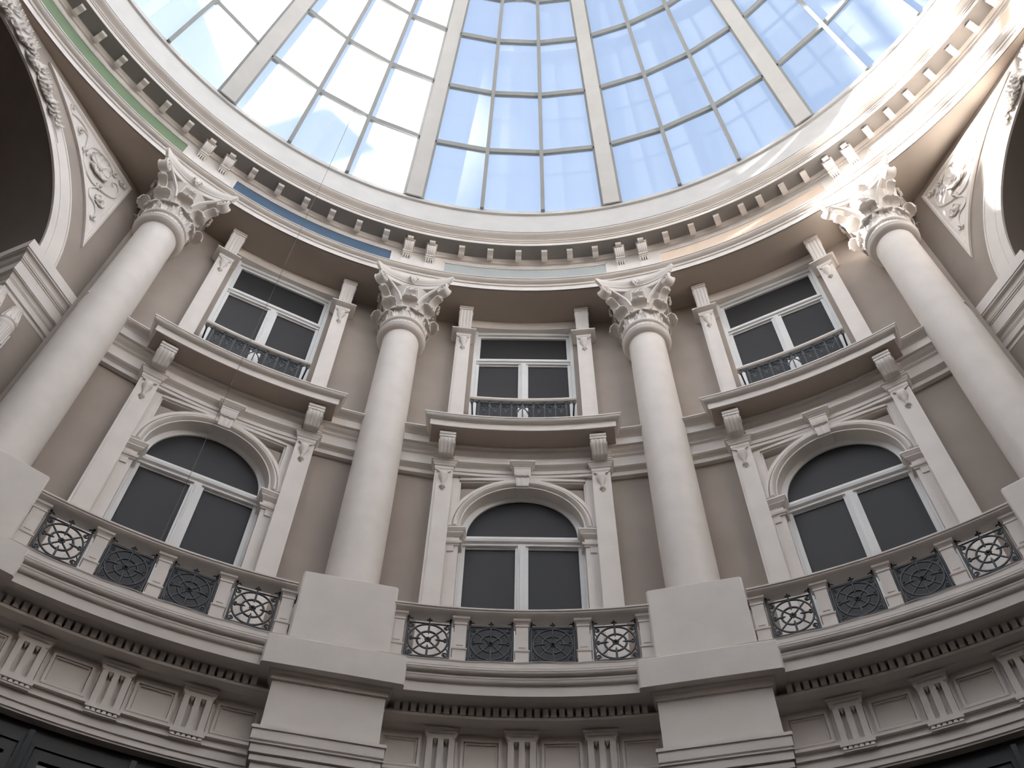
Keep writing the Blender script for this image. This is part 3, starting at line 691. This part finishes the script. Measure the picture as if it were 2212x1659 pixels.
# balconies ------------------------------------------------------------------
b = MB(); b.mold([(-0.0, 13.505), (0.0, 13.632), (0.012, 13.636)]+quarter((0.014, 13.640), (0.072, 13.697), 7, False)+[(0.08, 13.699), (0.08, 13.724)], 1.335, 8.58, 9.2, arcfront=True); SL = b.mesh('balcony_slab', CREAM, 35, origin=(0, 8.9, 13.4))
b = MB(); b.arc([(9.1, 13.482), (8.93, 13.46), (8.93, 13.41)]+cyma((8.94, 13.40), (8.98, 13.34), 4)+[(8.99, 13.335), (8.99, 13.30), (9.1, 13.30)], -8.2, 8.2, 1); BM_ = b.mesh('bed_moulding', CREAM, 40, origin=(0, 8.9, 13.4))
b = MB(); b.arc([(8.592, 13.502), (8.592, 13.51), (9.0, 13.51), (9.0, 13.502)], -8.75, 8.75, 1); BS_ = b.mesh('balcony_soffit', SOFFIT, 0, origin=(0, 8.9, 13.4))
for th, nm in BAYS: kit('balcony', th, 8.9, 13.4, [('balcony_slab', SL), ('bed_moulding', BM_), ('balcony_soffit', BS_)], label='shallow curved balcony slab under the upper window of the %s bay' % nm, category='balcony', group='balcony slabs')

# window railings --------------------------------------------------------------
def railing():
    R = 8.90; out = []
    b = MB(); b.arc([(R-0.035, 14.69), (R-0.05, 14.71), (R-0.05, 14.735), (R-0.035, 14.745), (R-0.035, 14.765), (R+0.035, 14.778), (R+0.05, 14.74), (R+0.035, 14.69)], -5.35, 5.35, 0.9); out.append(('handrail', b.mesh('handrail', CREAM, 30)))
    for s in (-1, 1):
        b = MB(); x = s*R*sin(radians(5.1)); b.lathe([(0.012, 14.60), (0.022, 14.62), (0.026, 14.65), (0.02, 14.69)], x, R*cos(radians(5.1)), 10); b.box(x-0.012, x+0.012, R-0.02, 9.15, 14.64, 14.68); out.append(('rail_holder', b.mesh('rail_holder', IRON, 40)))
    b = MB(); b.arc([(R-0.008, 14.64), (R-0.008, 14.66), (R+0.008, 14.66), (R+0.008, 14.64)], -4.75, 4.75, 0.9); out.append(('top_bar', b.mesh('top_bar', IRON, 0))); b = MB(); b.arc([(R-0.008, 13.78), (R-0.008, 13.80), (R+0.008, 13.80), (R+0.008, 13.78)], -4.75, 4.75, 0.9); out.append(('bottom_bar', b.mesh('bottom_bar', IRON, 0)))
    bar = MB(); bar.box(-0.009, 0.009, R-0.009, R+0.009, 13.725, 14.66); bar.box(-0.016, 0.016, R-0.012, R+0.012, 14.655, 14.685); BR = bar.mesh('baluster_bar', IRON, 0)
    sc_ = MB(); y = R
    for s in (-1, 1):
        sc_.tube([(s*0.004, y, 14.56), (s*0.03, y, 14.59), (s*0.06, y, 14.60), (s*0.076, y, 14.57), (s*0.062, y, 14.53), (s*0.036, y, 14.495), (s*0.012, y, 14.46), (0, y, 14.42)], 0.0095, 5)
        sc_.tube(spiral(s*0.045, 14.562, y, 0.022, 0.008, 1.1, pi/2, 10, s), 0.007, 5)
        sc_.tube([(s*0.085, y, 14.63), (s*0.06, y, 14.615), (s*0.03, y, 14.625), (0, y, 14.61)], 0.009, 5)
    sc_.blob((0, y, 14.44), 0.03, 0.010, 0.018, 6, 5); sc_.blob((0, y, 14.405), 0.012, 0.009, 0.03, 6, 5); sc_.blob((0, y, 14.60), 0.016, 0.011, 0.016, 6, 4)
    SCm = sc_.mesh('scrollwork', IRON, 50)
    out2 = [(('baluster_bar'), BR, -4.40+i*1.0875) for i in range(9)]+[('scrollwork', SCm, -4.40+(i+0.5)*1.0875) for i in range(8)]
    return out, out2
RA, RB2 = railing()
for th, nm in BAYS:
    e = kit('window_railing', th, 0, 0, RA, label='low black iron railing with scroll frieze and cream handrail, upper window of the %s bay' % nm, category='railing', group='railings of the upper windows')
    for n_, m_, a in RB2: place(ob(n_, m_, e), a)

# balustrades -------------------------------------------------------------------
def balustrade():
    out = []
    b = MB(); b.arc([(8.285, 9.612), (8.275, 9.625), (8.275, 9.64), (8.262, 9.648), (8.262, 9.668), (8.48, 9.672), (8.48, 9.612), (8.40, 9.585), (8.33, 9.585), (8.30, 9.60)], -9.7, 9.7, 0.8); out.append(('handrail', b.mesh('handrail', CREAM, 30)))
    b = MB()
    y = 8.35; b.mold([(0.0, 9.155), (0.0, 9.487)], 0.066, y, 8.47)
    b.box(-0.038, 0.038, y-0.006, y+0.01, 9.19, 9.45)
    ps = b.mesh('baluster_pier', CREAM, 0)
    b = MB(); b.mold([(0.0, 9.487), (0.008, 9.49), (0.008, 9.512), (0.002, 9.515), (0.006, 9.53), (0.024, 9.555), (0.03, 9.558), (0.03, 9.59)], 0.066, y, 8.47); pc = b.mesh('pier_cap', CREAM, 35)
    b = MB(); b.mold([(0.006, 8.868), (0.006, 9.125), (0.016, 9.13), (0.018, 9.145), (0.004, 9.155)], 0.066, y, 8.47); pb = b.mesh('pier_foot', CREAM, 35)
    return out, ps, pc, pb
def iron_panel():
    R = 8.385; zc = 9.262; b = MB(); hw = 0.232; out = []
    for s in (-1, 1): b.tube([(s*hw, R, 8.90), (s*hw, R, 9.55)], 0.012, 6)
    b.tube([(-hw, R, zc+0.235), (hw, R, zc+0.235)], 0.010, 6); b.tube([(-hw, R, zc-0.235), (hw, R, zc-0.235)], 0.010, 6)
    fr_ = b.mesh('iron_frame', IRON, 50)
    c = MB(); c.tube([(0.215*cos(2*pi*i/36), R, zc+0.222*sin(2*pi*i/36)) for i in range(36)], 0.0115, 6, close=True)
    c.tube([(0.118*cos(2*pi*i/28), R, zc+0.118*sin(2*pi*i/28)) for i in range(28)], 0.0125, 6, close=True)
    wh = c.mesh('iron_wheel', IRON, 50)
    k = MB()
    for q in range(4):
        a = pi/4+q*pi/2; k.tube([(0.02*cos(a), R, zc+0.02*sin(a)), (0.215*cos(a), R, zc+0.22*sin(a))], 0.0105, 6)
        a = q*pi/2; k.tube([(0.075*cos(a), R-0.01, zc+0.075*sin(a)), (0.10*cos(a), R-0.012, zc+0.10*sin(a)), (0.215*cos(a), R, zc+0.22*sin(a))], [0.004, 0.012, 0.011], 6)
        if q in (0, 2):
            for s in (-1, 1): k.blob((0.185*cos(a), R-0.01, zc+s*0.016), 0.016, 0.014, 0.014, 6, 5)
    spk = k.mesh('iron_spokes', IRON, 50)
    h = MB(); h.blob((0, R-0.02, zc), 0.018, 0.022, 0.018, 8, 6)
    for q in range(8): h.blob((0.027*cos(q*pi/4), R-0.008, zc+0.027*sin(q*pi/4)), 0.012, 0.012, 0.012, 6, 4)
    hub = h.mesh('iron_rosette', IRON, 50)
    scr = []
    for sx in (-1, 1):
        for sz in (-1, 1):
            s_ = MB(); cx, cz = sx*(hw-0.045), zc+sz*(0.235-0.045)
            s_.tube(spiral(cx, cz, R, 0.033, 0.012, 1.15, (pi/2 if sx*sz > 0 else pi/2) if sz > 0 else -pi/2, 16, -sx*sz), 0.0085, 5)
            s_.blob((cx, R, cz), 0.012, 0.010, 0.012, 6, 4)
            s_.tube([(sx*(hw-0.012), R, cz), (sx*(hw-0.012), R, cz-sz*0.05), (sx*(hw-0.03), R, cz-sz*0.085)], 0.007, 5)
            scr.append(('corner_scroll', s_.mesh('corner_scroll', IRON, 50)))
    f = MB(); f.tube([(0, R, zc+0.22), (0, R, zc+0.285)], 0.009, 6); f.blob((0, R, zc+0.30), 0.012, 0.011, 0.022, 6, 5)
    for s in (-1, 1): f.blob((s*0.02, R, zc+0.284), 0.014, 0.010, 0.010, 6, 5)
    fin = [('finial', f.mesh('finial', IRON, 50))]
    for s in (-1, 1):
        f = MB(); f.tube([(s*hw, R, zc+0.25), (s*(hw-0.008), R, zc+0.29), (s*(hw-0.025), R, zc+0.30), (s*(hw-0.05), R, zc+0.285)], [0.011, 0.010, 0.008, 0.006], 5)
        f.blob((s*hw, R, zc+0.315), 0.014, 0.014, 0.018, 6, 5)
        fin.append(('finial', f.mesh('finial', IRON, 50)))
    return fr_, [('iron_wheel', wh), ('iron_spokes', spk), ('iron_rosette', hub)]+scr+fin
BO, PS, PC, PF = balustrade(); IP = iron_panel()
for th, nm in BAYS:
    e = kit('balustrade', th, 0, 0, BO, label='curved balustrade of small cream piers and iron wheel panels, %s bay' % nm, category='balustrade', group='balustrades in front of the lower windows')
    for a in (-9.2, -4.55, 0.05, 4.62, 9.25):
        p = place(ob('baluster_pier', PS, e), a); ob('pier_cap', PC, p); ob('pier_foot', PF, p)
    for a in (-6.9, -2.27, 2.33, 6.95):
        p = place(ob('iron_panel', IP[0], e), a)
        for n_, m_ in IP[1]: ob(n_, m_, p)

# side arches: archivolt with garland, spandrel relief, impost cornice -------------
def side(m):
    "built for the right hand arch (bay side at negative x); m=True mirrors for the left hand one"
    Y = AD
    A = []
    b = MB(); b.archring([(3.46, Y+0.1), (3.46, Y-0.05), (3.43, Y-0.055), (3.425, Y-0.045), (3.39, Y-0.045), (3.385, Y-0.06), (3.22, Y-0.06), (3.215, Y-0.052), (3.205, Y-0.052), (3.20, Y-0.06), (3.10, Y-0.06), (3.10, Y-0.02), (3.3, Y+0.1)], AC, 64)
    A.append(('archivolt', b.mesh('archivolt', CREAM, 30, m)))
    g = MB(); rnd = random.Random(3)
    for i in range(26):
        f = i/25; a = pi/2+0.05+f*0.60; taper = 1-0.6*f
        for k in range(3):
            off = (k-1)*0.085*taper+rnd.uniform(-0.02, 0.02); rho = 3.29+off
            x, z = rho*cos(a), AC+rho*sin(a)
            dr = Vector((-sin(a), 0, cos(a))); ra = Vector((cos(a), 0, sin(a)))
            di = (dr*1.0+ra*(k-1)*0.55+Vector((0, -0.25, 0))).normalized()
            if rnd.random() < 0.28: g.blob((x, Y-0.10-0.03*taper, z), 0.045*taper, 0.045*taper, 0.045*taper, 7, 5)
            else: g.leaf((x, Y-0.07, z), (0, -1, 0), di, 0.21*taper+0.04, 0.068*taper+0.014, 1.2, 2, 6, 4, 0.009)
    g.tube([(3.25*cos(a), Y-0.065, AC+3.25*sin(a)) for a in [pi/2+0.62+i*0.02 for i in range(8)]], [0.02]*5+[0.012, 0.01, 0.006], 5)
    A.append(('garland', g.mesh('garland', CREAM, 50, m)))
    S = []
    xr, zt, R = -3.53, 17.27, 3.77
    a0 = math.acos(xr/R); a1 = math.asin((zt-AC)/R); a1 = pi-a1
    def tri(ins):
        r = R+ins*1.0; pts = []
        aa0 = math.acos((xr+ins)/r); aa1 = pi-math.asin((zt-ins-AC)/r)
        for i in range(21):
            a = aa1+(aa0-aa1)*i/20; pts.append((r*cos(a), AC+r*sin(a)))
        return pts+[(xr+ins, zt-ins)]
    b = MB()
    b.loft([[(x, y, z) for x, z in tri(i_)] for i_, y in ((0, Y+0.02), (0, Y-0.045), (0.035, Y-0.055), (0.05, Y-0.045), (0.06, Y-0.03), (0.075, Y-0.035), (0.085, Y-0.02))])
    S.append(('spandrel_panel', b.mesh('spandrel_panel', CREAM, 20, m)))
    yy = Y-0.03
    V = MB()
    def vine(pts, r0, r1):
        P_ = []; n_ = len(pts)
        for i in range(n_-1):   # catmull-rom
            p0, p1, p2, p3 = pts[max(0, i-1)], pts[i], pts[i+1], pts[min(n_-1, i+2)]
            for k in range(5):
                t_ = k/5; P_.append(tuple(0.5*((2*p1[c])+(-p0[c]+p2[c])*t_+(2*p0[c]-5*p1[c]+4*p2[c]-p3[c])*t_**2+(-p0[c]+3*p1[c]-3*p2[c]+p3[c])*t_**3) for c in (0, 1)))
        P_.append(pts[-1]); N = len(P_)
        V.tube([(x, yy, z) for x, z in P_], [r0+(r1-r0)*i/(N-1) for i in range(N)], 6)
    vine([(-1.98, 17.12), (-2.05, 17.0), (-2.18, 17.07), (-2.37, 17.10), (-2.47, 17.02), (-2.53, 16.87), (-2.58, 16.71)], 0.012, 0.02)
    vine([(-2.47, 17.02), (-2.36, 17.02), (-2.27, 16.93), (-2.29, 16.82), (-2.37, 16.81), (-2.38, 16.88)], 0.016, 0.010)
    vine([(-2.58, 16.69), (-2.65, 16.98), (-2.89, 17.12), (-3.06, 17.10), (-3.16, 17.02)], 0.018, 0.014)
    vine([(-2.58, 16.69), (-2.71, 16.45), (-2.95, 16.34), (-3.11, 16.39), (-3.28, 16.49), (-3.40, 16.63), (-3.40, 16.84), (-3.31, 16.94), (-3.23, 16.87), (-3.28, 16.80)], 0.02, 0.012)
    vine([(-3.11, 16.38), (-3.03, 16.20), (-3.09, 16.06), (-3.24, 16.03), (-3.33, 15.93), (-3.36, 15.78)], 0.016, 0.009)
    S.append(('vine_relief', V.mesh('vine_relief', CREAM, 50, m)))
    def flower(cx, cz, r, n_, seed):
        F_ = MB(); F_.blob((cx, yy-0.02, cz), r*0.3, 0.05, r*0.3, 8, 6); rr = random.Random(seed)
        for k in range(n_):
            a = 2*pi*k/n_+rr.uniform(-0.2, 0.2); di = Vector((cos(a), 0, sin(a)))
            F_.leaf((cx+di.x*r*0.15, yy, cz+di.z*r*0.15), (0, -1, 0), di, r*rr.uniform(0.8, 1.1), r*0.32, 0.9, 3, 6, 5, 0.008)
        return F_.mesh('rosette_relief', CREAM, 50, m)
    for cx, cz, r, n_ in ((-2.92, 16.76, 0.23, 7), (-3.27, 16.18, 0.11, 6), (-3.17, 17.06, 0.07, 5), (-2.33, 16.90, 0.07, 5), (-2.00, 17.13, 0.055, 4), (-3.36, 15.75, 0.05, 4), (-3.36, 17.08, 0.07, 4), (-3.13, 16.42, 0.07, 4), (-2.60, 16.68, 0.07, 4)):
        S.append(('rosette_relief', flower(cx, cz, r, n_, int(cx*-100))))
    I = []
    # impost cornice turning the corner into the passage
    pr = [(0.02, 12.93), (0.02, 13.05), (0.035, 13.055), (0.045, 13.09), (0.035, 13.12), (0.075, 13.13), (0.075, 13.24), (0.085, 13.245), (0.09, 13.26)]+quarter((0.10, 13.265), (0.145, 13.33), 4)+[(0.16, 13.335), (0.16, 13.345), (0.175, 13.35), (0.175, 13.56), (0.19, 13.565), (0.19, 13.585), (0.21, 13.59), (0.215, 13.61)]+quarter((0.225, 13.615), (0.285, 13.70), 5)+[(0.30, 13.705), (0.30, 13.73), (0.32, 13.735), (0.32, 13.93), (0.0, 13.94)]
    b = MB(); rows = []
    for p, z in pr: rows.append([(-4.05, Y+0.05, z), (-4.05, Y-p*0.75+0.02, z), (-3.12+p*0.7, Y-p*0.75+0.02, z), (-3.12+p*0.7, Y+5.0, z), (-3.2, Y+5.0, z), (-3.2, Y+0.05, z)])
    b.loft(rows); I.append(('impost_cornice', b.mesh('impost_cornice', CREAM, 30, m)))
    I2 = []
    for ux in (-3.10, -3.42):
        c = MB(); cx, cy = ux, Y-0.04
        c.lathe([(0.06, 11.9), (0.10, 12.0), (0.13, 12.2), (0.12, 12.45), (0.13, 12.5), (0.14, 12.53), (0.13, 12.56), (0.12, 12.58), (0.135, 12.61), (0.12, 12.64), (0.10, 12.75), (0.075, 12.86), (0.09, 12.93)], cx, cy, 24)
        for k in range(12):
            a = 2*pi*k/12; c.tube([(cx+0.13*cos(a), cy+0.13*sin(a), 12.15), (cx+0.128*cos(a), cy+0.128*sin(a), 12.44)], 0.014, 5); c.tube([(cx+0.115*cos(a), cy+0.115*sin(a), 12.65), (cx+0.082*cos(a), cy+0.082*sin(a), 12.88)], [0.013, 0.008], 5)
        I.append(('fluted_drop', c.mesh('fluted_drop', CREAM, 50, m)))
    return A, S, I
for s, nm in ((1, 'right'), (-1, 'left')):
    A, S, I = side(s < 0)
    kit('large_archivolt', s*AZ, 0, 0, A, label='wide moulded band of the passage arch at the %s edge, leaf garland on top' % nm, category='arch moulding', group='archivolts of the passage arches')
    kit('spandrel_relief', s*AZ, 0, 0, S, label='three-cornered carved spandrel panel with vines and flower beside the %s arch' % nm, category='relief panel', group='spandrel reliefs')
    kit('impost_cornice', s*AZ, 0, 0, I, label='heavy moulded impost cornice carrying the big arch at the %s edge' % nm, category='cornice', group='impost cornices of the passage arches')

# hanging cable ---------------------------------------------------------------------
def cp_(r, z): return pp(-27.62, r, z)
b = MB(); top = cp_(4.98, 24.25); bot = cp_(8.98, 10.35); pts = [top+(bot-top)*i/24 for i in range(25)]
b.tube(pts, 0.0034, 5); cb = b.mesh('cable', CABLEM)
e = ob('cable', cb, label='thin dark cable hanging from the glass dome down to the left bay', category='cable')
b = MB(); b.tube([bot, bot+Vector((-0.004, -0.01, -0.10)), bot+Vector((0.01, 0, -0.22)), bot+Vector((0.0, 0.0, -0.30))], [0.008, 0.016, 0.011, 0.004], 6); ob('cable_end', b.mesh('cable_end', CABLEM), e)
# cable clipped along the ledge
b = MB()
pts = []
for i in range(81):
    th = -40+i; z = 8.872+0.006*sin(i*1.7)-0.012*abs(sin(i*0.23)); pts.append(pp(th, 8.212, z))
b.tube(pts, 0.0045, 5); ob('ledge_cable', b.mesh('ledge_cable', CREAM), label='thin painted cable running along the ledge under the balustrades', category='cable')
